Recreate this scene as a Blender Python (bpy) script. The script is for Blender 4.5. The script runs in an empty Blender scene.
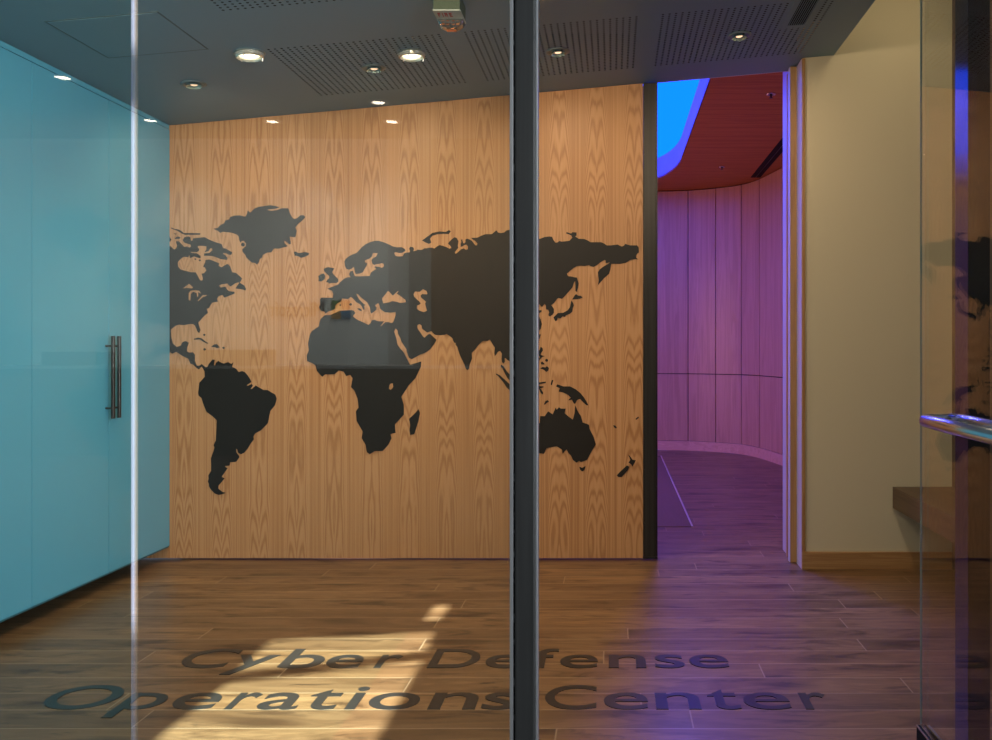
import bpy, bmesh, math, random
from mathutils import Vector
random.seed(4)
PI = math.pi
scene = bpy.context.scene
COL = scene.collection
F, CX, CY, H = 860.0, 613.0, 348.0, 1.25      # focal length in px, vanishing point, eye height


# ------------------------------------------------------------------ helpers
def link(o):
    COL.objects.link(o)
    return o


def tag(o, label, cat, group=None, kind=None):
    o['label'] = label
    o['category'] = cat
    if group:
        o['group'] = group
    if kind:
        o['kind'] = kind
    return o


def thing(name, label, cat, loc=(0, 0, 0), group=None):
    o = link(bpy.data.objects.new(name, None))
    o.empty_display_size = .05
    o.location = loc
    return tag(o, label, cat, group)


def obj(name, bm_or_me, mat, parent=None, smooth=False):
    if isinstance(bm_or_me, bmesh.types.BMesh):
        bmesh.ops.recalc_face_normals(bm_or_me, faces=bm_or_me.faces)
        me = bpy.data.meshes.new(name)
        bm_or_me.to_mesh(me)
        bm_or_me.free()
    else:
        me = bm_or_me
    for p in me.polygons:
        p.use_smooth = bool(smooth)
    me.materials.clear()
    for m in (mat if isinstance(mat, (list, tuple)) else [mat]):
        me.materials.append(m)
    o = link(bpy.data.objects.new(name, me))
    if parent:
        loc = Vector(parent.location)
        pp = parent.parent
        while pp:
            loc += Vector(pp.location)
            pp = pp.parent
        me.transform(__import__('mathutils').Matrix.Translation(-loc))
        o.parent = parent
    return o


def struct(name, bm, mat, label=None, parent=None, smooth=False):
    o = obj(name, bm, mat, parent, smooth)
    o['kind'] = 'structure'
    if label:
        o['label'] = label
    return o


def box(bm, x0, x1, y0, y1, z0, z1, bev=0.0, mi=0):
    r = bmesh.ops.create_cube(bm, size=1)
    vs = r['verts']
    for v in vs:
        v.co = Vector((x0 + (v.co.x + .5) * (x1 - x0), y0 + (v.co.y + .5) * (y1 - y0), z0 + (v.co.z + .5) * (z1 - z0)))
    es = list({e for v in vs for e in v.link_edges})
    for f in {f for v in vs for f in v.link_faces}:
        f.material_index = mi
    if bev:
        bmesh.ops.bevel(bm, geom=es, offset=bev, segments=2, affect='EDGES', profile=.6)
    return bm


def bx(x0, x1, y0, y1, z0, z1, bev=0.0):
    return box(bmesh.new(), x0, x1, y0, y1, z0, z1, bev)


def tube(bm, pts, r, seg=14, cap=True):
    pts = [Vector(p) for p in pts]
    rings = []
    up = None
    for i, p in enumerate(pts):
        if i == 0:
            d = pts[1] - p
        elif i == len(pts) - 1:
            d = p - pts[i - 1]
        else:
            d = (pts[i + 1] - p).normalized() + (p - pts[i - 1]).normalized()
        d.normalize()
        if up is None:
            up = Vector((0, 0, 1)) if abs(d.z) < .9 else Vector((1, 0, 0))
        a = d.cross(up).normalized()
        b = a.cross(d).normalized()
        up = b
        rr = r[i] if isinstance(r, (list, tuple)) else r
        rings.append([bm.verts.new(p + (a * math.cos(2 * PI * k / seg) + b * math.sin(2 * PI * k / seg)) * rr) for k in range(seg)])
    for i in range(len(rings) - 1):
        for k in range(seg):
            bm.faces.new((rings[i][k], rings[i][(k + 1) % seg], rings[i + 1][(k + 1) % seg], rings[i + 1][k]))
    if cap:
        bm.faces.new(rings[0][::-1])
        bm.faces.new(rings[-1])
    return bm


def lathe(bm, prof, c=(0, 0, 0), seg=32, tilt=0.0, close=False):
    """prof: list of (radius, z)"""
    rings = []
    for r, z in prof:
        ring = []
        for k in range(seg):
            a = 2 * PI * k / seg
            x, y = r * math.cos(a), r * math.sin(a)
            ring.append(bm.verts.new((c[0] + x, c[1] + y, c[2] + z + x * tilt)))
        rings.append(ring)
    for i in range(len(rings) - 1):
        for k in range(seg):
            bm.faces.new((rings[i][k], rings[i][(k + 1) % seg], rings[i + 1][(k + 1) % seg], rings[i + 1][k]))
    if close:
        bm.faces.new(rings[0][::-1])
        bm.faces.new(rings[-1])
    return bm


def plate(name, loops, depth, to3d, mat, parent=None, kindstruct=False):
    """flat plate with holes: loops of 2D points, even-odd filled, thickness depth; to3d maps (x,y,z)->world"""
    cu = bpy.data.curves.new(name, 'CURVE')
    cu.dimensions = '2D'
    cu.fill_mode = 'BOTH'
    cu.extrude = depth / 2
    for lp in loops:
        sp = cu.splines.new('POLY')
        sp.points.add(len(lp) - 1)
        for i, p in enumerate(lp):
            sp.points[i].co = (p[0], p[1], 0, 1)
        sp.use_cyclic_u = True
    tmp = bpy.data.objects.new(name, cu)
    me = bpy.data.meshes.new_from_object(tmp)
    bpy.data.objects.remove(tmp)
    bpy.data.curves.remove(cu)
    for v in me.vertices:
        v.co = Vector(to3d(v.co.x, v.co.y, v.co.z))
    bm = bmesh.new()
    bm.from_mesh(me)
    bmesh.ops.remove_doubles(bm, verts=bm.verts, dist=1e-5)
    return obj(name, bm, mat, parent)


# ------------------------------------------------------------------ materials
class NT:
    def __init__(self, name):
        self.m = bpy.data.materials.new(name)
        self.m.use_nodes = True
        self.t = self.m.node_tree
        self.t.nodes.clear()
        self.out = self.t.nodes.new('ShaderNodeOutputMaterial')

    def n(self, typ, **kw):
        nd = self.t.nodes.new('ShaderNode' + typ)
        for k, v in kw.items():
            setattr(nd, k, v)
        return nd

    def put(self, sock, v):
        if isinstance(v, bpy.types.NodeSocket):
            self.t.links.new(v, sock)
        elif isinstance(v, (tuple, list)):
            sock.default_value = tuple(v) if len(v) != 3 or sock.type == 'VECTOR' else (*v, 1)
        else:
            sock.default_value = v

    def math(self, op, a, b=0.0, c=0.0, clamp=False):
        nd = self.n('Math', operation=op, use_clamp=clamp)
        for s, v in zip(nd.inputs, (a, b, c)):
            self.put(s, v)
        return nd.outputs[0]

    def xyz(self):
        s = self.n('SeparateXYZ')
        self.put(s.inputs[0], self.n('NewGeometry').outputs['Position'])
        return s.outputs

    def vec(self, x, y, z):
        c = self.n('CombineXYZ')
        for s, v in zip(c.inputs, (x, y, z)):
            self.put(s, v)
        return c.outputs[0]

    def noise(self, v, scale=1.0, detail=3.0, rough=.5, dist=0.0):
        nd = self.n('TexNoise')
        self.put(nd.inputs['Vector'], v)
        nd.inputs['Scale'].default_value = scale
        nd.inputs['Detail'].default_value = detail
        nd.inputs['Roughness'].default_value = rough
        nd.inputs['Distortion'].default_value = dist
        return nd.outputs['Fac']

    def ramp(self, fac, stops):
        nd = self.n('ValToRGB')
        e = nd.color_ramp.elements
        while len(e) < len(stops):
            e.new(.5)
        for el, (p, c) in zip(e, stops):
            el.position = p
            el.color = (*c, 1)
        self.put(nd.inputs[0], fac)
        return nd.outputs[0]

    def mix(self, fac, a, b, typ='MIX'):
        nd = self.n('Mix', data_type='RGBA', blend_type=typ)
        self.put(nd.inputs[0], fac)
        self.put(nd.inputs[6], a)
        self.put(nd.inputs[7], b)
        return nd.outputs[2]

    def mapr(self, v, a, b, c=0.0, d=1.0, smooth=False):
        nd = self.n('MapRange')
        if smooth:
            nd.interpolation_type = 'SMOOTHSTEP'
        self.put(nd.inputs[0], v)
        for i, q in enumerate((a, b, c, d)):
            nd.inputs[i + 1].default_value = q
        return nd.outputs[0]

    def bump(self, h, strength=.2, dist=.002):
        nd = self.n('Bump')
        nd.inputs['Strength'].default_value = strength
        nd.inputs['Distance'].default_value = dist
        self.put(nd.inputs['Height'], h)
        return nd.outputs[0]

    def pbr(self, color, rough=.5, metal=0.0, spec=.5, normal=None, emit=None, estr=0.0, coat=0.0, coatr=.1):
        p = self.n('BsdfPrincipled')
        self.put(p.inputs['Base Color'], color)
        self.put(p.inputs['Roughness'], rough)
        self.put(p.inputs['Metallic'], metal)
        self.put(p.inputs['Specular IOR Level'], spec)
        p.inputs['Coat Weight'].default_value = coat
        p.inputs['Coat Roughness'].default_value = coatr
        if normal is not None:
            self.put(p.inputs['Normal'], normal)
        if emit is not None:
            self.put(p.inputs['Emission Color'], emit)
            p.inputs['Emission Strength'].default_value = estr
        self.t.links.new(p.outputs[0], self.out.inputs[0])
        return self.m


def plain(name, col, rough=.5, metal=0.0, spec=.5, var=.06, vscale=9.0, coat=0.0, coatr=.1):
    """near plain surface with a faint procedural mottling"""
    t = NT(name)
    g = t.n('NewGeometry').outputs['Position']
    nz = t.noise(g, vscale, 3)
    c = t.mix(nz, tuple(x * (1 - var) for x in col), tuple(min(1, x * (1 + var)) for x in col))
    r = t.math('MULTIPLY_ADD', nz, .08, rough - .04)
    return t.pbr(c, r, metal, spec, coat=coat, coatr=coatr)


def glow(name, col, s):
    t = NT(name)
    e = t.n('Emission')
    e.inputs[0].default_value = (*col, 1)
    e.inputs[1].default_value = s
    t.t.links.new(e.outputs[0], t.out.inputs[0])
    return t.m


def glass(name, tint, f0=.04):
    """clear pane: transmits straight through with a tint, mirrors by the Fresnel law on both faces"""
    t = NT(name)
    g = t.n('NewGeometry')
    dt = t.n('VectorMath', operation='DOT_PRODUCT')
    t.put(dt.inputs[0], g.outputs['Normal'])
    t.put(dt.inputs[1], g.outputs['Incoming'])
    c = t.math('ABSOLUTE', dt.outputs['Value'])
    k = t.math('POWER', t.math('SUBTRACT', 1.0, c, clamp=True), 5.0)
    fr = t.math('MULTIPLY_ADD', k, 1 - f0, f0)
    tr = t.n('BsdfTransparent')
    tr.inputs[0].default_value = (*tint, 1)
    gl = t.n('BsdfGlossy')
    gl.inputs['Roughness'].default_value = 0.0
    mx = t.n('MixShader')
    t.put(mx.inputs[0], fr)
    t.t.links.new(tr.outputs[0], mx.inputs[1])
    t.t.links.new(gl.outputs[0], mx.inputs[2])
    t.t.links.new(mx.outputs[0], t.out.inputs[0])
    return t.m


def mat_veneer():
    t = NT('oak_book_matched_veneer')
    x, y, z = t.xyz()
    a = t.math('MULTIPLY_ADD', x, 1 / .2212, .0955 / .2212 + .5)
    fr = t.math('FRACT', a)
    idx = t.math('FLOOR', a)
    u = t.math('ABSOLUTE', t.math('SUBTRACT', fr, .5))          # 0 at the match line .. .5 at the leaf edge
    leafz = t.math('MULTIPLY_ADD', idx, .018, z)                 # neighbouring leaves shift slowly
    d0 = t.math('SUBTRACT', u, .15)
    d = t.math('ABSOLUTE', d0)
    din = t.math('MULTIPLY', t.math('POWER', t.math('MAXIMUM', t.math('MULTIPLY', d0, -1.0), 0.0), 1.75), 4.6)
    dout = t.math('MULTIPLY', t.math('POWER', t.math('MAXIMUM', d0, 0.0), 1.85), 12.5)
    big = t.noise(t.vec(t.math('MULTIPLY', u, .9), t.math('MULTIPLY', leafz, 1.05), t.math('MULTIPLY', idx, .04)), 1.0, 1)
    Fv = t.math('ADD', leafz, t.math('ADD', din, dout))
    Fv = t.math('ADD', Fv, t.math('MULTIPLY', big, 2.3))
    fine = t.noise(t.vec(t.math('MULTIPLY', u, 9.0), t.math('MULTIPLY', leafz, 5.0), t.math('MULTIPLY', idx, .3)), 1.0, 3)
    Fv = t.math('ADD', Fv, t.math('MULTIPLY', fine, .17))
    ring = t.math('MULTIPLY_ADD', t.math('SINE', t.math('MULTIPLY', Fv, 2 * PI / .165)), .5, .5)
    ring = t.math('POWER', ring, 1.8)
    near = t.mapr(d0, .10, .21, 1.0, 0.0, True)
    stripe = t.noise(t.vec(t.math('MULTIPLY', u, 17.0), t.math('MULTIPLY', z, .35), t.math('MULTIPLY', idx, .3)), 1.0, 3, .6, .3)
    stripe = t.mapr(stripe, .34, .68, .0, 1.0)
    pores = t.noise(t.vec(t.math('MULTIPLY', x, 260.0), t.math('MULTIPLY', z, 7.0), 0.0), 1.0, 2)
    g = t.math('ADD', t.math('MULTIPLY', ring, t.math('MULTIPLY', near, .85)), t.math('MULTIPLY', stripe, t.math('SUBTRACT', 1.0, t.math('MULTIPLY', near, .7))))
    g = t.math('MULTIPLY_ADD', t.math('SUBTRACT', pores, .5), .35, g)
    tone = t.noise(t.vec(t.math('MULTIPLY', x, .9), t.math('MULTIPLY', z, .6), 2.0), 1.0, 1)
    c = t.ramp(g, [(0.0, (.58, .305, .140)), (.40, (.52, .258, .108)), (1.0, (.395, .178, .068))])
    c = t.mix(t.mapr(tone, .35, .65, 0, .25), c, (.55, .34, .18))
    m = t.pbr(c, .42, 0, .35, t.bump(g, .06, .001))
    return m


def mat_floor():
    t = NT('brown_plank_floor')
    x, y, z = t.xyz()
    W, L = .145, 1.85
    r = t.math('MULTIPLY_ADD', y, 1 / W, -2.971 / W + 50.0)
    row = t.math('FLOOR', r)
    fy = t.math('FRACT', r)
    wn = t.n('TexWhiteNoise', noise_dimensions='1D')
    t.put(wn.inputs['W'], row)
    a = t.math('ADD', t.math('MULTIPLY', x, 1 / L), t.math('MULTIPLY', wn.outputs[0], 7.3))
    col = t.math('FLOOR', a)
    fx = t.math('FRACT', a)
    wn2 = t.n('TexWhiteNoise', noise_dimensions='2D')
    t.put(wn2.inputs['Vector'], t.vec(row, col, 0))
    pid = wn2.outputs[0]
    ox = t.math('MULTIPLY', pid, 37.0)
    gv = t.vec(t.math('ADD', t.math('MULTIPLY', x, 1.3), ox), t.math('MULTIPLY', y, 8.5), ox)
    g1 = t.noise(gv, 1.0, 4, .55, .6)
    knot = t.n('TexVoronoi')
    t.put(knot.inputs['Vector'], t.vec(t.math('ADD', t.math('MULTIPLY', x, 1.6), ox), t.math('MULTIPLY', y, 4.2), ox))
    knot.inputs['Scale'].default_value = 1.0
    kd = t.math('ADD', knot.outputs['Distance'], t.math('MULTIPLY', g1, .25))
    kmask = t.mapr(kd, .18, .42, 1.0, 0.0, True)
    rings = t.math('SINE', t.math('MULTIPLY_ADD', g1, 42.0, t.math('MULTIPLY', kd, 16.0)))
    rings = t.math('MULTIPLY_ADD', rings, .5, .5)
    blot = t.noise(t.vec(t.math('ADD', t.math('MULTIPLY', x, 3.6), ox), t.math('MULTIPLY', y, 15.0), 3.0), 1.0, 4, .6, .8)
    base = t.mix(t.mapr(g1, .3, .7), (.135, .068, .029), (.292, .162, .073))
    base = t.mix(t.math('MULTIPLY', rings, .38), base, (.10, .047, .019))
    base = t.mix(t.mapr(blot, .52, .70, 0, .75, True), base, (.052, .025, .012))
    base = t.mix(t.math('MULTIPLY', kmask, .7), base, (.045, .021, .010))
    base = t.mix(1.0, base, t.mix(pid, (.84, .84, .86), (1.14, 1.12, 1.08)), 'MULTIPLY')
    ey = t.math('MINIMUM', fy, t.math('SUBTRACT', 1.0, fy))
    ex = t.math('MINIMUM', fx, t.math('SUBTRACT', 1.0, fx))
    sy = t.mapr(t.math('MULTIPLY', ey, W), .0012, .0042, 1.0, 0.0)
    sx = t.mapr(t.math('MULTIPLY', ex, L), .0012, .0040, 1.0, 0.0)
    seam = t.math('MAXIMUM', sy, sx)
    base = t.mix(t.math('MULTIPLY', seam, .6), base, (.42, .29, .17))  # seams lightened in colour as a highlight along the plank edges
    ht = t.math('SUBTRACT', t.math('MULTIPLY', g1, .5), seam)
    rough = t.math('MULTIPLY_ADD', blot, .16, .26)
    return t.pbr(base, rough, 0, .45, t.bump(ht, .25, .0015))


def mat_wood(name, c1, c2, c3, axis='z', s=1.0, rough=.4, spec=.4, plank=None):
    """straight grained timber, grain along axis"""
    t = NT(name)
    x, y, z = t.xyz()
    k = {'x': (1.2, 30, 30), 'y': (30, 1.2, 30), 'z': (26, 26, 1.1)}[axis]
    off = 0.0
    extra = None
    if plank:
        q = {'x': x, 'y': y, 'z': z}[plank[0]]
        a = t.math('MULTIPLY', q, 1 / plank[1])
        idx = t.math('FLOOR', a)
        f = t.math('FRACT', a)
        off = t.math('MULTIPLY', idx, 5.37)
        extra = t.mapr(t.math('MULTIPLY', t.math('MINIMUM', f, t.math('SUBTRACT', 1.0, f)), plank[1]), .001, .005, 1, 0)
    v = t.vec(t.math('ADD', t.math('MULTIPLY', x, k[0] * s), off), t.math('MULTIPLY', y, k[1] * s), t.math('ADD', t.math('MULTIPLY', z, k[2] * s), off))
    g = t.noise(v, 1.0, 4, .55, .7)
    w = t.math('MULTIPLY_ADD', t.math('SINE', t.math('MULTIPLY', g, 34.0)), .5, .5)
    c = t.mix(t.mapr(g, .3, .7), c1, c2)
    c = t.mix(t.math('MULTIPLY', w, .35), c, c3)
    if extra is not None:
        c = t.mix(t.math('MULTIPLY', extra, .6), c, tuple(q * .3 for q in c3))
    return t.pbr(c, rough, 0, spec, t.bump(g, .05, .001))


def mat_steel(name, col, rough, metal=.9, streak='z'):
    t = NT(name)
    x, y, z = t.xyz()
    k = (55, 55, 1.5) if streak == 'z' else (1.5, 55, 55)
    v = t.vec(t.math('MULTIPLY', x, k[0]), t.math('MULTIPLY', y, k[1]), t.math('MULTIPLY', z, k[2]))
    g = t.noise(v, 1.0, 4, .6)
    c = t.mix(t.mapr(g, .3, .7), tuple(q * .75 for q in col), tuple(min(1, q * 1.25) for q in col))
    r = t.math('MULTIPLY_ADD', g, .16, rough - .08)
    return t.pbr(c, r, metal, .5)


M = {}
M['veneer'] = mat_veneer()
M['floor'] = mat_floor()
M['map'] = plain('bronze_map_plate', (.021, .0175, .0145), .45, .2, spec=.35, var=.12, vscale=5)
M['letter'] = NT('inlaid_dark_metal').pbr((.050, .046, .042, 1), .30, .5, .5)
M['ceil'] = plain('grey_painted_gypsum', (.165, .285, .36), .5, var=.05, vscale=1.5)
M['plenum'] = plain('black_plenum', (.004, .004, .004), .9)
M['blue'] = plain('back_painted_blue_glass', (.105, .385, .55), .32, spec=.45, var=.05, vscale=1.2, coat=.45, coatr=.05)
M['blue_edge'] = plain('dark_teal_glass_edge', (.03, .13, .17), .3)
M['bronze'] = mat_steel('dark_bronze_handle', (.045, .032, .028), .3, .6)
M['post'] = mat_steel('waxed_blackened_steel', (.020, .020, .020), .42, .2)
M['blacksteel'] = mat_steel('black_steel_edge', (.040, .036, .032), .4, .6)
M['alu'] = plain('satin_aluminium', (.30, .30, .31), .35, .7)
M['chrome'] = plain('polished_steel', (.62, .60, .62), .24, 1.0)
M['gasket'] = plain('black_gasket', (.010, .010, .011), .8, spec=.2)
def joint(name, col, f):
    t = NT(name)
    a, b, m = t.n('BsdfTransparent'), t.n('BsdfDiffuse'), t.n('MixShader')
    b.inputs[0].default_value = (*col, 1)
    m.inputs[0].default_value = f
    t.t.links.new(a.outputs[0], m.inputs[1]); t.t.links.new(b.outputs[0], m.inputs[2]); t.t.links.new(m.outputs[0], t.out.inputs[0])
    return t.m


M['joint'] = joint('frosted_glass_joint', (.45, .46, .60), .11)
M['joint2'] = joint('tan_edge_tape', (.50, .36, .28), .09)
M['beige'] = plain('beige_wall_paint', (.60, .52, .355), .75, spec=.2, var=.02, vscale=1.2)
M['lobbywall'] = plain('pale_lobby_paint', (.62, .70, .72), .7, spec=.2, var=.02)
M['lobbyceil'] = plain('lobby_ceiling_paint', (.22, .24, .22), .7)
M['dark'] = plain('dark_recess_paint', (.012, .012, .013), .7)
M['oakbase'] = mat_wood('oak_baseboard_wood', (.36, .19, .075), (.46, .26, .11), (.24, .11, .04), 'x')
M['oakjamb'] = mat_wood('oak_jamb_wood', (.36, .19, .07), (.45, .25, .10), (.24, .11, .04), 'z')
M['walnut'] = mat_wood('walnut_bench_wood', (.085, .048, .024), (.14, .082, .045), (.04, .021, .010), 'y')
M['walnutwall'] = mat_wood('walnut_wall_wood', (.11, .06, .03), (.17, .10, .052), (.055, .028, .013), 'z')
M['hallwood'] = mat_wood('cherry_wall_panel_wood', (.46, .27, .18), (.55, .33, .22), (.33, .17, .10), 'z', .55)
M['hallbase'] = mat_wood('cherry_baseboard_wood', (.58, .34, .24), (.68, .42, .30), (.46, .25, .16), 'x', .55)
M['hallceil'] = mat_wood('red_mahogany_ceiling_wood', (.38, .14, .045), (.50, .20, .065), (.24, .07, .02), 'x', .6, .5, .12, ('y', .145))
M['rug'] = plain('brown_woven_mat', (.20, .11, .065), .9, spec=.1, var=.25, vscale=90)
M['rugtrim'] = plain('pale_metal_strip', (.70, .60, .50), .35, .5)
M['white'] = plain('white_gloss_paint', (.80, .80, .80), .3, var=.02)
M['jamb'] = plain('pale_jamb_paint', (.42, .40, .56), .4)
M['ivory'] = plain('white_plastic', (.46, .50, .43), .4, var=.03)
M['red'] = plain('red_print', (.50, .03, .02), .5)
M['lensclear'] = plain('faceted_strobe_lens', (.30, .30, .30), .06, .85, var=.7, vscale=70)
M['amber'] = plain('amber_reflector', (.75, .28, .12), .15, .8, var=.5, vscale=60)
M['trimring'] = plain('grey_light_trim', (.17, .22, .23), .35, .3)
M['cone'] = plain('satin_reflector_cone', (.25, .36, .36), .25, .6)
M['glassring'] = plain('cut_glass_ring', (.75, .72, .62), .08, .6, var=.4, vscale=90)
M['lampwarm'] = glow('warm_lamp_face', (1.0, .86, .58), 2.6)
M['lamphot'] = glow('warm_lamp_core', (1.0, .93, .74), 7.0)
M['lampdim'] = glow('orange_lamp_glimpse', (1.0, .62, .38), 1.6)
M['lamplobby'] = glow('lobby_lamp_face', (1.0, .86, .68), 26.0)
M['coveblue'] = glow('blue_luminous_ceiling', (.001, .055, 1.0), 5.8)
M['pane'] = glass('clear_pane_glass', (.955, .975, .968))
M['paneleft'] = glass('greenish_pane_glass', (.89, .965, .95))
M['doorpane'] = glass('door_pane_glass', (.955, .97, .955), .045)
M['counter'] = plain('dark_counter_laminate', (.022, .028, .028), .4)
M['countertop'] = plain('pale_counter_stone', (.45, .48, .48), .25)
M['lobbyfloor'] = plain('dark_lobby_carpet', (.030, .024, .020), .9)
M['blackplastic'] = plain('black_plastic', (.02, .022, .024), .4)
M['sg'] = plain('sign_green', (.04, .20, .03), .5)
M['sr'] = plain('sign_red', (.34, .04, .02), .5)
M['sb'] = plain('sign_blue', (.0, .15, .34), .5)
M['sy'] = plain('sign_yellow', (.38, .21, .03), .5)
M['sgrey'] = plain('sign_grey', (.12, .12, .13), .5)


def ceil_z(x):
    return 2.797 + .0888 * x


# ------------------------------------------------------------------ map tracing (photo pixels -> wall metres)
A1 = (165, 200, 10.567); A2 = (165, 260, 10.567); A3 = (165, 320, 10.567); D4 = (240, 200, 10.567)
S5 = (190, 355, 10.567); S6 = (190, 430, 10.567); E7 = (310, 230, 10.567); E8 = (310, 280, 10.567)
F1 = (380, 280, 10.567); AF = (300, 340, 6.163); F3 = (420, 220, 10.442); F4 = (425, 320, 9.867)
G5 = (535, 225, 8.709); G6 = (535, 290, 10.57); G7 = (535, 340, 10.57); G8 = (535, 400, 8.709); M3 = (290, 220, 6.164)
PX = (0, 0, 1.0)


def T(fr, s):
    v = [float(q) for q in s.replace(',', ' ').split()]
    return [(fr[0] + v[i] / fr[2], fr[1] + v[i + 1] / fr[2]) for i in range(0, len(v), 2)]


def disc(fr, x, y, r, n=10):
    return [(fr[0] + (x + r * math.cos(2 * PI * k / n)) / fr[2], fr[1] + (y + r * math.sin(2 * PI * k / n)) / fr[2]) for k in range(n)]


americas = (T(A1, "0 480 65 490 85 515 105 525 125 505 130 480 118 445 125 432 150 440 180 470 205 497 235 490 260 505 278 490 270 470 235 462 205 450 190 425 205 395 250 385 270 395 272 425 290 435 300 405 420 393 470 420 530 445 600 465 615 510 640 512 690 540 712 552 700 580 680 580 640 560 618 560 615 570 640 585 660 610 655 632 590 625 530 600 480 590 415 590 415 565 470 560 505 530 500 512 480 510 460 540 420 553 440 520 440 490 405 485 350 485 345 500 365 520 355 540 340 550 270 548 280 560 340 565 375 590 378 615 345 610 310 595 290 605 265 615 262 585 250 590 250 605 200 600 170 620 140 650")
            + T(A2, "135 30 140 70 165 100 220 115 280 130 325 130 345 165 365 205 385 220 402 210 400 180 388 145 415 140 440 110 425 80 405 72 412 62")
            + T(A1, "408 690 425 665 430 635 470 628 530 650 575 670 565 695 600 712 635 690 655 678")
            + T(A2, "668 45 690 70 710 130 750 135 790 170 815 195 800 225 790 240 840 270 857 305 850 322 820 312 745 300 785 245 780 235 745 245 710 270 690 280 675 265 660 248 600 258 572 270 590 292 640 280 655 310 680 330 735 335 735 355 700 370 630 398 610 370 570 380 550 410 560 440 500 450 480 480 465 510 440 515 455 560 420 585 385 625 352 660 362 700")
            + T(A3, "375 105 362 138 345 120 320 60 305 45 270 40 200 55 150 48 110 62 65 100 68 180 85 250 125 285 170 270 185 235 220 222 252 240 235 290 232 330 260 345 295 340 318 370 315 430 335 480 360 485 390 465")
            + T(S5, "165 128 185 125 200 95 240 48 262 50 255 100 265 118 275 85 300 62 340 85 360 90 405 75 420 85 440 95 458 78 445 125 490 145 515 182 550 170 580 180 610 215 640 260 650 285 600 318 610 328 655 305 665 325 640 358 655 360 695 322 735 345 780 370 820 368 860 395 900 415 917 460 900 530 850 590 840 640 825 720")
            + T(S6, "750 5 690 35 670 70 675 100 640 145 615 190 575 240 540 255 510 240 500 200 488 200 490 235 510 260 525 285 490 335 425 340 420 375 370 380 380 395 400 400 335 495 368 510 330 555 300 590 300 620 345 655 380 663 345 678 305 685 265 670 225 630 200 590 205 575 190 545 200 510 195 480 225 430 225 350 222 300 240 250 262 185 250 160 275 110 280 0")
            + T(S5, "285 690 240 645 175 600 140 510 125 455 95 430 88 400 95 350 100 295 158 230 155 170 125 120")
            + T(A3, "360 522 340 510 300 470 270 460 250 410 180 375 120 335 80 355 50 335 0 300"))
lakes = [T(A2, "190 300 210 285 255 250 300 290 285 302 240 295"),
         T(A2, "262 430 250 420 250 350 270 325 320 320 365 325 385 355 370 350 352 340 355 380 340 395 335 350 300 335 275 360 270 430"),
         T(A2, "345 430 400 370 450 370 440 380 400 395 355 435")]
greenland = (T(A1, "510 305 560 295 590 262 625 250 640 215 680 208 690 180 740 165 795 163 850 178 868 150 875 110 905 135 940 95")
             + T(D4, "200 72 260 65 320 55 380 65 418 77 380 92 300 100 290 107 340 115 400 105 440 88 512 88 525 135 550 180 570 200 600 195 640 162 675 162 690 180 670 205 620 250 585 290 600 325 585 395 525 387 535 440 538 462 520 470 490 440 468 430 470 455 505 490 460 500 410 515 360 512 330 555 290 555 240 580 235 610 210 622 200 660 180 682 160 665 125 660 65 605 60 580 30 550 25 520 62 490 66 462 45 432 20 432 5 450")
             + T(A1, "785 420 780 385 760 365 700 345 610 335 585 348 560 325"))
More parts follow.
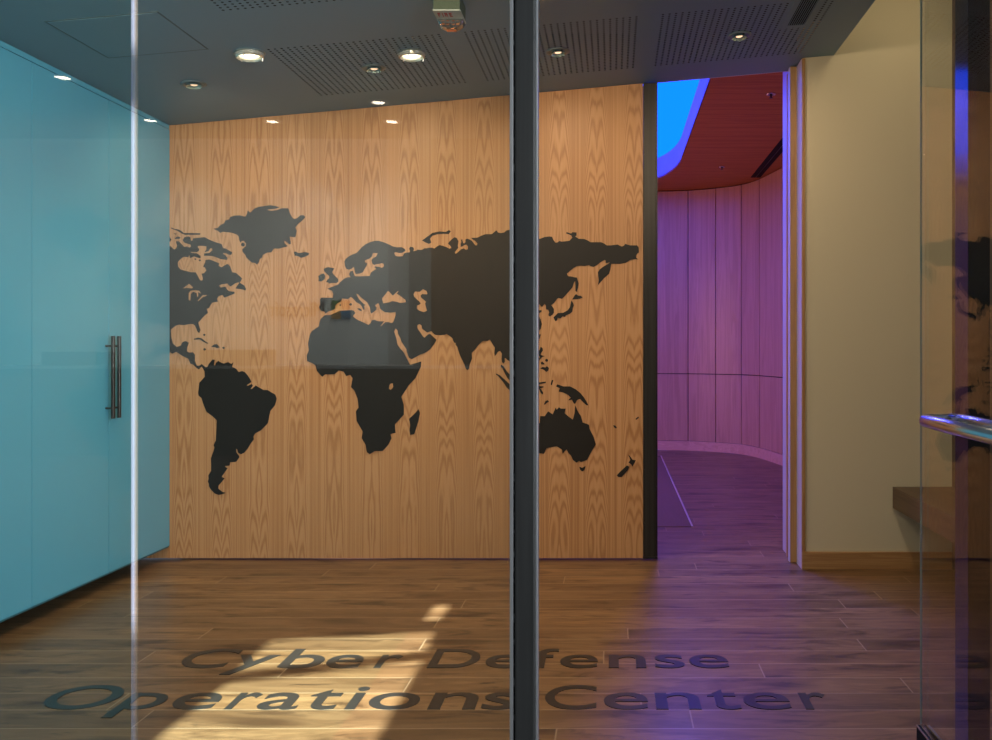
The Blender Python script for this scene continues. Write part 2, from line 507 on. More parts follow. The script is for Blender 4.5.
afroeurasia = (T(E7, "365 330 380 305 410 280 450 258 495 243 520 215 545 185 590 150 640 127 690 114 730 115 780 130 830 150 880 175 930 185")
               + T(M3, "655 168 690 168 710 180 712 188 705 195 690 203 670 203 648 198 643 206 652 222 672 225 695 223 705 205 722 200 738 200 740 190 735 178 742 165 760 168 765 180 760 192 778 190 785 183 810 185 830 175")
               + T(F3, "30 290 60 297 95 290 130 290 150 298 175 280 205 262 240 270 280 285 310 300 328 292 322 275 293 245 310 225 340 195 365 180 385 190 402 220 395 270 400 290 365 335 368 352 388 345 430 305 460 297 480 312 500 305 500 275 485 258 465 262 440 278 425 280 425 250 432 235 430 205 442 203 447 225 450 240 465 245 475 230 475 205 490 195 510 200 540 215 560 240 578 265 595 265 600 245 580 222 560 210 540 195 535 187 600 185 640 165 685 148 750 148 798 108 815 130 850 138 880 130 905 108 940 103")
               + T(PX, "524 232")
               + T(G5, "20 120 45 120 85 105 125 100 150 103 160 130 180 155 200 150 210 140 235 145 300 138 325 110 315 90 290 80 272 75 275 62 300 70 315 75 325 63 362 65 362 92 350 100 380 120 430 122 460 135 485 150 575 150 600 160 625 178 660 178 720 170 755 188 775 180 785 165 830 178 890 178 903 195 905 240 890 250 880 265 880 285 900 300 870 297 830 305 790 330 740 338 665 338 662 350 655 390 645 425 600 465 565 505 548 525 555 480 550 440 548 410 565 385 600 360 640 338 652 325 622 332 612 325 618 312 605 305 570 325 540 350 510 365 485 360 470 350 430 358 400 355 365 358 335 375 300 405 278 425 290 445 325 450 340 455 365 458 372 480 380 510 375 545 368 570 368 585 352 575 352 530 350 490 340 500 325 545 290 585 250 630 235 643 205 635 190 645 165 680")
               + T(G6, "172 160 180 170 200 200 200 240 185 262 155 280 142 265 150 235 140 210 118 205 115 170 105 148 88 160 75 178 55 165 50 150 25 155 18 180 25 215 70 212 65 235 40 245 35 265 60 310 72 360 60 410 25 445")
               + T(PX, "530 338 524 342 522 352 520 362 514 366")
               + T(F4, "835 405 815 395 795 375 785 380 790 410 775 430 760 415 755 385 760 330 740 305 720 315 690 358 685 330 688 270 665 235 640 192 620 205 570 208 530 245 500 285 460 325 465 380 440 440 435 480 420 493 405 485 390 440 350 360 325 290 320 265 300 240 310 222 295 230 278 205 272 180 240 155 212 137 200 145 150 150 105 148 80 130")
               + T(F1, "545 540 500 555 445 515 440 480 418 465 395 480 395 510 425 550 450 590 470 610 510 575 530 570")
               + T(F4, "115 195 95 230 50 290 0 325")
               + T(AF, "800 60 740 90 690 118 672 110 655 65")
               + T(F1, "285 738 225 650 215 610 190 570 185 530 165 512 150 545 175 620 185 680 215 725")
               + T(AF, "640 75 665 125 680 152 748 132 745 165 712 235 670 280 625 350 640 400 640 460 585 520 590 572 558 580 565 605 545 645 510 683 460 685 430 703 412 690 405 645 380 605 388 565 350 500 345 440 362 415 355 360 335 310 315 290 325 235 310 215 285 222 270 195 240 188 215 210 190 212 155 212 138 227 105 190 95 155 75 142 45 130 42 95 55 65 50 20")
               + T(E8, "0 580 15 545 50 520 95 490 100 450 115 410 160 370 215 370 260 350 320 325 440 318 465 325 480 350 460 370 455 385 500 420 560 445 600 465 620 475 640 455 655 425 685 420 715 435 785 437 745 485 752 490 775 465 800 445 835 445 855 455 875 450 890 420 905 375 905 338 850 345 795 340 770 325 740 300 735 270 722 243 685 270 705 290 700 315 650 355 640 340 635 290 605 235 540 185 505 148 490 150 520 205 565 250 588 265 572 272 578 310 565 315 550 280 530 255 490 235 470 210 450 190 430 178 405 200 370 198 340 195 325 230 290 245 268 275 268 300 240 320 200 330 178 345 165 355 155 335 120 325 100 300 97 280 110 262 108 200 125 185 190 188 240 188 248 150 235 115 185 92")
               + T(E7, "245 597 300 575 320 550 370 510 400 500 430 500 415 470 425 440 455 430 462 460 475 488 520 490 600 487 632 487 645 450 680 425 700 415 695 402 680 395 690 385 735 390 760 402 782 385 780 360 760 350 735 358 700 360 680 370 660 355 650 320 665 300 700 280 718 245 665 243 655 280 625 305 580 320 580 340 605 350 600 375 575 415 560 445 535 458 485 466 475 440 468 400 460 390 440 410 410 420 385 410 370 380"))
seas = [T(F1, "22 195 85 115 100 125 135 165 185 120 200 120 178 145 225 175 270 210 275 235 215 243 175 230 130 222 100 235 35 248"),
        T(F1, "355 150 370 122 420 125 455 97 490 115 503 145 490 152 445 148 430 165 435 185 465 210 487 230 478 250 485 280 497 325 465 340 420 325 390 305 392 270 415 262 430 248 420 230 385 200 360 175"),
        T(AF, "560 268 573 268 575 290 560 307 548 300 552 275")]
islands = [
    T(E7, "145 410 190 392 220 398 258 405 235 445 245 465 300 520 300 545 280 560 225 560 205 568 195 555 170 550 185 525 205 510 205 485 185 470 150 435"),
    T(E7, "88 490 120 465 150 460 162 490 155 520 120 545 90 540 95 515"),
    T(D4, "570 550 590 545 620 562 690 550 730 560 728 580 690 598 645 612 620 595 580 588"),
    disc(A1, 825, 472, 20),
    T(A1, "65 290 100 305 145 312 170 325 200 350 270 350 375 352 370 367 210 368 180 355 140 330 70 303"),
    T(A1, "92 352 125 356 112 366"),
    T(A1, "105 402 140 385 165 395 155 410 110 412"),
    T(A1, "0 400 50 392 68 415 60 438 0 450"),
    disc(A1, 370, 638, 10, 7), disc(A1, 322, 625, 9, 7),
    T(A3, "305 200 350 185 385 192 420 220 460 245 450 250 400 225 370 205 310 208"),
    T(A3, "490 283 520 258 550 255 580 290 550 297 530 288"),
    disc(A3, 416, 157, 11, 8), disc(A3, 420, 310, 13, 8), disc(A3, 620, 294, 12, 8),
    T(F3, "22 215 70 180 130 135 200 120 270 125 305 105 322 118 300 148 250 145 180 150 130 165 105 195 118 235 95 250 60 235"),
    T(G6, "392 100 425 50 440 45 455 60 485 62 505 78 475 92 440 98"),
    T(G6, "385 110 405 140 412 165 400 190 395 230 370 250 325 270 318 285 290 280 270 300 240 295 235 320 215 330 195 290 205 280 240 245 300 240 345 215 370 180 378 140"),
    T(G6, "35 520 32 490 50 465 62 470 55 500 42 522"),
    T(G7, "22 130 55 100 60 72 80 85 85 110 60 145 60 158 105 170 75 180 30 230 22 225 55 180 30 150"),
    disc(G7, 123, 215, 16, 8), T(G7, "62 240 75 225 105 255 85 260 65 255"),
    T(G7, "55 300 80 285 110 290 125 275 148 295 140 325 118 338 95 315"),
    T(G7, "32 450 115 440 112 455 40 465"), T(G7, "22 485 90 490 90 500 55 510 85 550 85 575 65 565 45 520 22 540"),
    T(G7, "165 470 178 425 195 420 178 478"), T(G7, "95 680 110 645 135 635 148 650 125 665 100 685"), disc(G7, 24, 667, 12, 8),
    T(G7, "222 490 235 468 300 490 370 490 430 520 480 560 520 610 545 650 565 690 545 690 500 650 475 622 445 635 425 675 410 670 390 630 352 638 360 625 380 610 350 580 300 555 250 545 262 510"),
    T(G8, "18 205 42 200 45 140 85 140 115 98 155 125 180 65 190 85 208 62 225 75 268 75 258 115 300 150 330 170 345 110 350 45 375 100 400 140 415 195 470 215 475 250 510 320 530 385 500 435 470 490 455 520 400 540 385 530 362 545 330 522 315 485 290 460 275 430 240 468 235 430 190 402 150 408 100 420 78 468 18 458") + T(PX, "528 455 518 447 514 432 518 422 529 426"),
    T(G8, "385 580 410 590 440 575 430 610 412 622 395 608"),
    T(G8, "812 475 825 485 850 520 878 525 860 560 848 580 838 560 815 545 830 520"),
    T(G8, "712 655 740 625 800 570 822 580 810 610 755 670 725 670"),
    T(G8, "680 220 700 222 713 240 705 248 690 238"), T(G8, "875 165 900 143 905 155 880 172"),
    T(AF, "730 425 740 450 730 500 705 580 680 585 675 555 680 525 672 485 690 470 715 445"),
    T(F4, "750 440 775 455 810 510 835 535 850 575 845 605 815 575 785 520 765 480 748 460"),
    T(F4, "700 528 740 545 800 600 838 635 870 690 850 705 810 670 770 610 720 550 702 540"),
    T(PX, "519 384 526 378 534 382 533 392 528 401 521 400 517 392"),
    T(E8, "500 298 530 300 550 318 540 330 515 318"), disc(E8, 322, 265, 9, 8), disc(E8, 430, 258, 14, 8),
]
WY = 5.07
PM = F / WY


def onwall(loop):
    return [((x - CX) / PM, H - (y - CY) / PM) for x, y in loop]


# ------------------------------------------------------------------ floor
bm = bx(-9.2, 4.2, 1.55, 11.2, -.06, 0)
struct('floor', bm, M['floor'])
bm = bx(-9.2, 4.2, -8.7, 1.55, -.06, 0)
struct('floor', bm, M['lobbyfloor'])

# ------------------------------------------------------------------ vestibule ceiling with real perforations
CX0, CX1, CY0, CY1 = -3.3, 1.238, 1.6, 5.09
fieldsX = [(-1.635, -.805), (-.711, .126), (.220, 1.053)]
px_, py_ = .0308, .0251
fields = [(a, b, 4.032, 4.032 + 30 * py_) for a, b in fieldsX] + [(a, b, 3.585 - 8 * py_, 3.585) for a, b in fieldsX]
GR = (.842, .982, 3.98, 4.365)          # grille seat
xs = sorted({CX0, CX1, *[q for a, b in fieldsX for q in (a, b)]})
ys = sorted({CY0, CY1, 3.585 - 8 * py_, 3.585, 4.032, 4.032 + 30 * py_})
bm = bmesh.new()
vc = {}


def cv(x, y):
    k = (round(x, 5), round(y, 5))
    if k not in vc:
        vc[k] = bm.verts.new((x, y, ceil_z(x)))
    return vc[k]


for i in range(len(xs) - 1):
    for j in range(len(ys) - 1):
        x0, x1, y0, y1 = xs[i], xs[i + 1], ys[j], ys[j + 1]
        fld = [f for f in fields if abs(f[0] - x0) < 1e-6 and abs(f[2] - y0) < 1e-6]
        if not fld:
            bm.faces.new((cv(x0, y0), cv(x1, y0), cv(x1, y1), cv(x0, y1)))
            continue
        nx, ny = round((x1 - x0) / px_), round((y1 - y0) / py_)
        dx, dy = (x1 - x0) / nx, (y1 - y0) / ny
        for a in range(nx):
            for b in range(ny):
                ax, ay = x0 + a * dx, y0 + b * dy
                mx, my = ax + dx / 2, ay + dy / 2
                ox = [(ax, ay), (mx, ay), (ax + dx, ay), (ax + dx, my), (ax + dx, ay + dy), (mx, ay + dy), (ax, ay + dy), (ax, my)]
                if GR[0] < mx < GR[1] and GR[2] < my < GR[3]:
                    bm.faces.new([cv(*q) for q in ox])
                    continue
                inn = []
                for q in ox:
                    d = Vector((q[0] - mx, q[1] - my)).normalized() * .0063
                    inn.append(cv(mx + d.x, my + d.y))
                for k in range(8):
                    bm.faces.new((cv(*ox[k]), cv(*ox[(k + 1) % 8]), inn[(k + 1) % 8], inn[k]))
o = struct('ceiling', bm, M['ceil'])
# plenum box above the perforated sheet
bm = bmesh.new()
for (x0, x1, y0, y1, z0, z1) in ((CX0, CX1 + .02, CY0, CY1, 3.10, 3.12), (CX0 - .02, CX0, CY0, CY1, 2.5, 3.12),
                                 (CX0, CX1, CY1 - .03, CY1 - .015, 2.50, 3.12)):
    box(bm, x0, x1, y0, y1, z0, z1)
for v in bm.verts:
    v.co.z = max(v.co.z, ceil_z(v.co.x) + .002)
struct('ceiling', bm, M['plenum'])
# fascia on the soffit's right edge
bm = bx(1.238, 1.25, 1.6, 4.87, ceil_z(1.238), 3.40)
struct('trim_1', bm, M['ceil'])
# higher ceiling right of the soffit
struct('ceiling', bx(1.238, 2.0, 1.6, 5.2, 3.40, 3.44), M['ceil'])

# ceiling access panel
rz = .0888


def slab_on_ceiling(x0, x1, y0, y1, t, up=0.0, bev=0):
    bm = bmesh.new()
    box(bm, x0, x1, y0, y1, -t, up, bev)
    for v in bm.verts:
        v.co.z += ceil_z(v.co.x)
    return bm


ap = thing('access_panel', 'square grey access hatch flush in the ceiling near the blue glass doors', 'ceiling hatch', (-2.1, 3.75, ceil_z(-2.1)))
obj('hatch_leaf', slab_on_ceiling(-2.325, -1.875, 3.535, 3.965, .0025), M['ceil'], ap)
fr = bmesh.new()
for (a, b, c, d) in ((-2.333, -2.325, 3.527, 3.973), (-1.875, -1.867, 3.527, 3.973), (-2.325, -1.875, 3.527, 3.535), (-2.325, -1.875, 3.965, 3.973)):
    box(fr, a, b, c, d, -.0015, 0)
for v in fr.verts:
    v.co.z += ceil_z(v.co.x)
obj('seam_frame', fr, plain('hatch_seam_grey', (.06, .10, .11), .6), ap)

# ceiling air grille
gr = thing('air_grille', 'dark linear air grille let into the perforated ceiling', 'air vent', (.91, 4.15, ceil_z(.91)))
bm = bmesh.new()
for (a, b, c, d) in ((.846, .878, 3.0, 4.362), (.964, .982, 3.0, 4.362), (.878, .964, 4.332, 4.362)):
    box(bm, a, b, c, d, -.004, 0)
for v in bm.verts:
    v.co.z += ceil_z(v.co.x)
obj('grille_frame', bm, M['ceil'], gr)
obj('grille_backing', slab_on_ceiling(.878, .964, 3.0, 4.332, .001), M['plenum'], gr)
bm = bmesh.new()
for k in range(8):
    x0 = .8835 + k * .0107
    box(bm, x0, x0 + .0028, 3.0, 4.332, -.004, -.0012)
for v in bm.verts:
    v.co.z += ceil_z(v.co.x)
obj('slats', bm, M['ceil'], gr)

# ------------------------------------------------------------------ luminaires in the vestibule
def lamp(name, typ, loc, energy, color, parent=None, **kw):
    L = bpy.data.lights.new(name, typ)
    L.energy = energy
    L.color = color
    for k, v in kw.items():
        if k not in ('rot', 'target'):
            setattr(L, k, v)
    o = link(bpy.data.objects.new(name, L))
    o.location = loc
    if 'rot' in kw:
        o.rotation_euler = kw['rot']
    if 'target' in kw:
        o.rotation_euler = (Vector(kw['target']) - Vector(loc)).to_track_quat('-Z', 'Y').to_euler()
    return o


def decor_light(x, y, label):
    z = ceil_z(x)
    t = thing('downlight', label, 'ceiling light', (x, y, z), 'round glass-ringed ceiling lights')
    bm = lathe(bmesh.new(), [(.062, 0), (.071, -.002), (.071, -.005), (.060, -.006), (.056, -.002)], (x, y, z), 36, rz)
    obj('trim_ring', bm, M['trimring'], t, True)
    bm = lathe(bmesh.new(), [(.060, -.004), (.066, -.010), (.064, -.022), (.056, -.026), (.052, -.018), (.054, -.006)], (x, y, z), 30, rz)
    obj('glass_ring', bm, M['glassring'], t)
    bm = lathe(bmesh.new(), [(.048, -.008), (.046, -.014), (.03, -.017), (.004, -.018)], (x, y, z), 28, rz)
    obj('lamp_face', bm, M['lampwarm'], t, True)
    bm = lathe(bmesh.new(), [(.028, -.018), (.024, -.021), (.003, -.022)], (x, y, z), 24, rz)
    obj('lamp_core', bm, M['lamphot'], t, True)
    for k in range(3):
        bm = bmesh.new()
        a = 2 * PI * k / 3 + .5
        cx, cy = x + .058 * math.cos(a), y + .058 * math.sin(a)
        tube(bm, [(cx, cy, z - .002), (cx, cy, z - .034)], .0028, 8)
        obj('ring_clip', bm, M['chrome'], t)
    return t


decor_light(-1.716, 4.06, 'lit round ceiling light above the left part of the map, beside the hatch')
decor_light(-.994, 4.25, 'lit round ceiling light among the perforations, nearer the steel post')


def spot_light(x, y, label):
    z = ceil_z(x)
    t = thing('recessed_spotlight', label, 'recessed light', (x, y, z), 'small recessed ceiling spotlights')
    bm = lathe(bmesh.new(), [(.040, -.001), (.060, -.001), (.062, -.004), (.042, -.006), (.036, -.003)], (x, y, z), 32, rz)
    obj('trim_ring', bm, M['trimring'], t, True)
    bm = lathe(bmesh.new(), [(.038, -.004), (.030, .004), (.024, .010), (.002, .010)], (x, y, z - .0125), 28, rz)
    obj('reflector_cone', bm, M['cone'], t, True)
    bm = lathe(bmesh.new(), [(.017, -.0035), (.012, -.0055), (.002, -.006)], (x, y + .004, z - .0025), 20, rz)
    obj('lamp_face', bm, M['lampdim'], t, True)


for x, lab in ((-2.15, 'dim recessed spotlight nearest the blue glass doors'), (-1.226, 'dim recessed spotlight in the perforated panel beside the lit round light'),
               (-.282, 'dim recessed spotlight just right of the steel post'), (.648, 'dim recessed spotlight above the purple doorway')):
    spot_light(x, 4.41, lab)
    lamp('washer', 'SPOT', (x, 4.38, ceil_z(x) - .03), 13, (1.0, .76, .50), target=(x, 5.07, 1.5), spot_size=math.radians(165), spot_blend=1.0, shadow_soft_size=.05)
for x, y in ((-1.716, 4.06), (-.994, 4.25)):
    lamp('downlight_beam', 'SPOT', (x, y, ceil_z(x) - .05), 45, (1.0, .78, .54), target=(x, y, 0), spot_size=math.radians(130), spot_blend=1.0, shadow_soft_size=.05)

for x, e in ((-1.9, 55), (-.75, 62), (.62, 62)):      # fill lamps added out of view, without fixtures, to brighten the vestibule
    lamp('front_fill', 'SPOT', (x, 2.55, ceil_z(x) - .03), e, (1.0, .80, .56), target=(x + .15, 4.9, .9), spot_size=math.radians(150), spot_blend=1.0, shadow_soft_size=.06)
# fire strobe
fs = thing('fire_strobe', 'white ceiling fire alarm strobe with red lettering and clear lens', 'fire alarm', (-.66, 3.68, 2.735))
zc = ceil_z(-.70)
obj('mounting_base', bx(-.757, -.645, 3.618, 3.762, zc - .0615, zc + .006, .002), plain('shaded_olive_base', (.038, .060, .024), .5), fs)  # dark olive holds the shade on the base, over its green tint
obj('housing', bx(-.760, -.642, 3.615, 3.765, zc - .066, zc - .061, .0015), M['ivory'], fs)
bm = bmesh.new()
prof = [(3.705, -.066), (3.700, -.085), (3.712, -.100), (3.750, -.102), (3.764, -.088), (3.765, -.066)]
L = []
for x, s in ((-.756, .25), (-.750, .62), (-.738, .9), (-.720, 1.05), (-.700, 1.1), (-.680, 1.05), (-.664, .9), (-.652, .62), (-.646, .25)):
    L.append([bm.verts.new((x, y, zc - .066 + (z + .066) * s)) for y, z in prof])
for i in range(len(L) - 1):
    for k in range(len(prof)):
        bm.faces.new((L[i][k], L[i][(k + 1) % 6], L[i + 1][(k + 1) % 6], L[i + 1][k]))
bm.faces.new(L[0]); bm.faces.new(L[-1][::-1])
obj('strobe_lens', bm, M['lensclear'], fs)
bm = bmesh.new()
for x in (-.732, -.712, -.688, -.668):
    box(bm, x - .007, x + .007, 3.702, 3.7065, zc - .094, zc - .074, .001)
box(bm, -.722, -.680, 3.722, 3.744, zc - .1085, zc - .1045, .001)
obj('lens_reflector', bm, M['amber'], fs)

# ------------------------------------------------------------------ text
def glyph(ch, size=1.0, bold=0.0):
    cu = bpy.data.curves.new('glyph', 'FONT')
    cu.body = ch
    cu.size = size
    cu.resolution_u = 8
    cu.offset = bold
    tmp = bpy.data.objects.new('glyph', cu)
    me = bpy.data.meshes.new_from_object(tmp)
    bpy.data.objects.remove(tmp)
    bpy.data.curves.remove(cu)
    return me


def bounds(me):
    xs = [v.co.x for v in me.vertices]; ys_ = [v.co.y for v in me.vertices]
    return min(xs), max(xs), min(ys_), max(ys_)


capme = glyph('H')
CAP = bounds(capme)[3]


def solid_glyph(ch, xa, xb, capm, place, thick=.001, bold=0.0):
    me = glyph(ch, 1.0, bold)
    x0, x1, y0, y1 = bounds(me)
    for v in me.vertices:
        v.co.x = xa + (v.co.x - x0) / (x1 - x0) * (xb - xa)
        v.co.y = v.co.y / CAP * capm
    bm = bmesh.new()
    bm.from_mesh(me)
    bmesh.ops.remove_doubles(bm, verts=bm.verts, dist=1e-6)
    r = bmesh.ops.extrude_face_region(bm, geom=list(bm.faces))
    for e in r['geom']:
        if isinstance(e, bmesh.types.BMVert):
            e.co.z += thick
    for v in bm.verts:
        v.co = Vector(place(v.co.x, v.co.y, v.co.z))
    return bm


# FIRE on the strobe's underside (reads upright from the glass)
st, hh = .0036, .042
LETTERS = {'F': (-.7450, .0125, [(0, st, 0, hh), (0, .0125, hh - .010, hh), (0, .0100, .4 * hh, .4 * hh + .009)]),
           'I': (-.7260, st, [(0, st, 0, hh)]),
           'R': (-.7160, .0125, [(0, st, 0, hh), (0, .0110, hh - .010, hh), (0, .0110, .4 * hh, .4 * hh + .009), (.0095, .0125, .5 * hh, hh - .003), (.0080, .0115, 0, .42 * hh)]),
           'E': (-.6970, .0120, [(0, st, 0, hh), (0, .0120, hh - .010, hh), (0, .0105, .4 * hh, .4 * hh + .009), (0, .0120, 0, .010)])}
for ch, (lx, w_, parts_) in LETTERS.items():
    bm = bmesh.new()
    for (a, b, c, d) in parts_:
        box(bm, lx + a, lx + b, 3.683 - d, 3.683 - c, zc - .0668, zc - .0658)
    obj('printed_letter', bm, M['red'], fs)

# inlaid floor letters
row1 = [('C', -1.725, -1.528), ('y', -1.515, -1.352), ('b', -1.316, -1.153), ('e', -1.140, -.997), ('r', -.936, -.850), ('D', -.728, -.535),
        ('e', -.508, -.360), ('f', -.330, -.222), ('e', -.211, -.060), ('n', -.017, .1305), ('s', .166, .284), ('e', .303, .459)]
row2 = [('O', -2.018, -1.764), ('p', -1.730, -1.583), ('e', -1.552, -1.392), ('r', -1.346, -1.262), ('a', -1.243, -1.100), ('t', -1.083, -.968),
        ('i', -.933, -.891), ('o', -.862, -.684), ('n', -.643, -.478), ('s', -.459, -.345), ('C', -.243, -.058), ('e', -.033, .124),
        ('n', .150, .307), ('t', .337, .446), ('e', .462, .624), ('r', .668, .762)]
for row, base, lab in ((row1, 3.361, 'dark metal floor lettering reading Cyber Defense, the upper line nearer the wall'),
                       (row2, 2.976, 'dark metal floor lettering reading Operations Center, the larger lower line')):
    t = thing('floor_lettering', lab, 'floor lettering', ((row[0][1] + row[-1][2]) / 2, base, 0), 'metal lettering laid in the wood floor')
    for ch, a, b in row:
        obj('letter', solid_glyph(ch, a, b, .205, lambda p, q, r, base=base: (p, base + q, r), .002, .009), M['letter'], t)

# ------------------------------------------------------------------ sliding veneered panel with the world map
sp = thing('sliding_wall_panel', 'large oak veneered sliding wall panel carrying a dark world map, steel edged', 'sliding panel', (-1.5, 5.10, 0))
bm = bmesh.new()
x0, x1 = -3.22, .177
vs = []
for y in (5.07, 5.13):
    for (x, z) in ((x0, .011), (x1, .011), (x1, ceil_z(x1) + .0), (x0, ceil_z(x0) + .0)):
        vs.append(bm.verts.new((x, y, z + (.0 if z < 1 else -.002))))
for f in ((0, 1, 2, 3), (7, 6, 5, 4), (0, 4, 5, 1), (1, 5, 6, 2), (2, 6, 7, 3), (3, 7, 4, 0)):
    bm.faces.new([vs[i] for i in f])
obj('veneer_panel', bm, M['veneer'], sp)
ec = obj('steel_edge', box(box(bx(.179, .253, 5.055, 5.145, .022, ceil_z(.179) - .004, .003), .176, .262, 5.052, 5.075, .010, .024, .001), .253, .262, 5.062, 5.145, .022, ceil_z(.253) - .004), M['blacksteel'], sp)
bm = bmesh.new()
for k in range(9):
    z = .12 + k * .31
    tube(bm, [(.256, 5.062, z), (.256, 5.056, z)], .006, 8)
    tube(bm, [(.183, 5.056, z + .1), (.183, 5.051, z + .1)], .005, 8)
obj('edge_bolt', bm, M['blacksteel'], ec)
tw = lambda a, b, c: (a, 5.0685 + c, b)
plate('map_landmass', [onwall(americas)] + [onwall(l) for l in lakes], .003, tw, M['map'], sp)
plate('map_landmass', [onwall(greenland)], .003, tw, M['map'], sp)
plate('map_landmass', [onwall(afroeurasia)] + [onwall(l) for l in seas], .003, tw, M['map'], sp)
for isl in islands:
    plate('map_landmass', [onwall(isl)], .003, tw, M['map'], sp)

# ------------------------------------------------------------------ blue glass cabinet wall on the left
cb = thing('glass_door_cabinet', 'tall blue back-painted glass cupboard wall with paired dark pull handles', 'cupboard', (-2.8, 3.4, 0))
XL = -2.61
ztop = ceil_z(XL) - .032
segs = [(1.72, 2.76), (2.764, 3.861), (3.865, 4.4505), (4.4545, 5.062)]
for i, (a, b) in enumerate(segs):
    p = obj('door', bx(XL - .022, XL, a, b, .088, ztop, .0008), M['blue'], cb)
    if i >= 2:
        yb = 4.425 if i == 2 else 4.480
        h = bmesh.new()
        tube(h, [(XL + .038, yb, .887), (XL + .038, yb, 1.312)], .0095, 16)
        for z in (.94, 1.26):
            tube(h, [(XL, yb, z), (XL + .038, yb, z)], .0052, 10)
        obj('handle', h, M['bronze'], p, False)
obj('top_rail', bx(XL - .03, XL - .002, 1.72, 5.062, ztop + .004, ceil_z(XL) - .003), M['blue'], cb)
obj('bottom_edge', bx(XL - .03, XL - .004, 1.72, 5.062, .078, .088), M['blue_edge'], cb)
obj('carcass', bx(-3.2, XL - .03, 1.72, 5.05, .100, ceil_z(-3.2) - .01), M['dark'], cb)
obj('toe_kick', bx(-3.2, -2.95, 1.72, 5.05, .0, .100), M['dark'], cb)
struct('wall_left', bx(-3.32, -3.24, 1.6, 5.3, 0, 3.1), M['lobbywall'])

# ------------------------------------------------------------------ beige wall and jamb at the doorway
struct('wall_rear', bx(1.082, 1.93, 4.87, 5.078, 0, 3.40), M['beige'])
struct('baseboard_rear', bx(1.068, 1.915, 4.852, 4.87, 0, .098, .002), M['oakbase'])
struct('trim_2', bx(1.069, 1.086, 4.858, 4.871, .098, 2.886), M['oakjamb'])
struct('trim_3', bx(1.067, 1.082, 4.871, 5.01, 0, 2.886), M['jamb'])
struct('trim_4', bx(1.031, 1.070, 4.997, 5.05, .004, 2.885), M['oakjamb'])
struct('trim_5', bx(1.028, 1.031, 4.999, 5.05, .004, 2.885), M['jamb'])
struct('trim_6', bx(1.038, 1.060, 5.12, 5.16, .004, 2.885), M['oakjamb'])
struct('trim_7', bx(1.050, 1.075, 5.161, 5.32, .004, 3.17), M['jamb'])
struct('wall_hall_right', bx(1.075, 1.86, 5.20, 5.32, 0, 3.17), M['white'])
struct('wall_right', bx(1.92, 2.0, 3.2, 5.2, 0, 3.40), M['walnutwall'])

# bench
bn = thing('wall_bench', 'thick dark wood bench slab fixed along the right wall', 'bench', (1.75, 4.0, 0))
obj('seat_slab', bx(1.576, 1.918, 3.22, 4.848, .348, .468, .002), M['walnut'], bn)
obj('support_panel', bx(1.80, 1.918, 3.3, 3.36, 0, .348), M['walnutwall'], bn)
# glossy dark post under the soffit edge
cp = thing('end_post', 'glossy dark metal post seen through the open glass door', 'post', (1.29, 3.14, 0))
def turned(x0, x1, y0, y1, z0, z1, bev=0):
    """box in the post's own turned frame: origin at its near left corner"""
    bm = bx(x0, x1, y0, y1, z0, z1, bev)
    ca, sa = math.cos(.1012), math.sin(.1012)
    for v in bm.verts:
        x, y = v.co.x, v.co.y
        v.co.x = 1.0687 + x * ca + y * sa
        v.co.y = 2.589 - x * sa + y * ca
    return bm


cp.location = (1.10, 2.64, 0)
obj('post_shaft', turned(0, .0640, 0, .1317, .008, 2.885, .0008), plain('gloss_black_metal', (.012, .012, .013), .14, .0, spec=.10, coat=.0), cp)
obj('post_foot', turned(-.006, .070, -.006, .138, 0, .008), M['gasket'], cp)
struct('wall_right', bx(1.34, 2.0, 3.14, 3.19, 0, 3.40), M['walnutwall'])

# ------------------------------------------------------------------ storefront glazing
GY = 1.60


def pane(name, x0, x1, mat, label=None, z0=.02):
    bm = bmesh.new()
    box(bm, x0, x1, GY, GY + .012, z0, 2.0)
    for v in bm.verts:
        if v.co.z > 1.5:
            v.co.z = ceil_z(v.co.x) - .012
    return struct(name, bm, mat)


pane('window_1', -2.60, -.8980, M['paneleft'])
pane('window_2', -.8884, -.1925, M['pane'])
j = struct('trim_8', bx(-.8978, -.8925, GY + .002, GY + .008, .02, 2.70, .001), M['joint'])
j = struct('trim_9', bx(-.8925, -.8885, GY + .003, GY + .009, .02, 2.70, .001), M['joint2'])
struct('trim_10', bx(-2.60, -.19, GY - .012, GY + .024, 0, .02), M['blacksteel'])
pt = thing('steel_post', 'dark blackened steel mullion post standing beside the doorway opening', 'post', (-.165, GY, 0))
ph = ceil_z(-.19) - .003
obj('post_shaft', bx(-.1815, -.1440, GY - .010, GY + .075, 0, ph, .003), M['post'], pt)
obj('glazing_channel', bx(-.1915, -.1850, GY - .006, GY + .030, 0, ph, .0008), M['alu'], pt)
obj('gasket_strip', bx(-.1852, -.1813, GY - .002, GY + .028, 0, ph), M['gasket'], pt)
obj('door_stop', bx(-.1442, -.1405, GY + .004, GY + .030, 0, ph, .0006), M['alu'], pt)
t_ = NT('gasket_with_worn_flecks')
x_, y_, z_ = t_.xyz()
fl = t_.noise(t_.vec(0.0, 0.0, t_.math('MULTIPLY', z_, 42.0)), 1.0, 3)
obj('worn_edge', bx(-.1846, -.1834, GY - .0028, GY - .002, .0, ph), t_.pbr(t_.mix(t_.mapr(fl, .52, .62), (.015, .015, .016), (.35, .36, .38)), .5), pt)

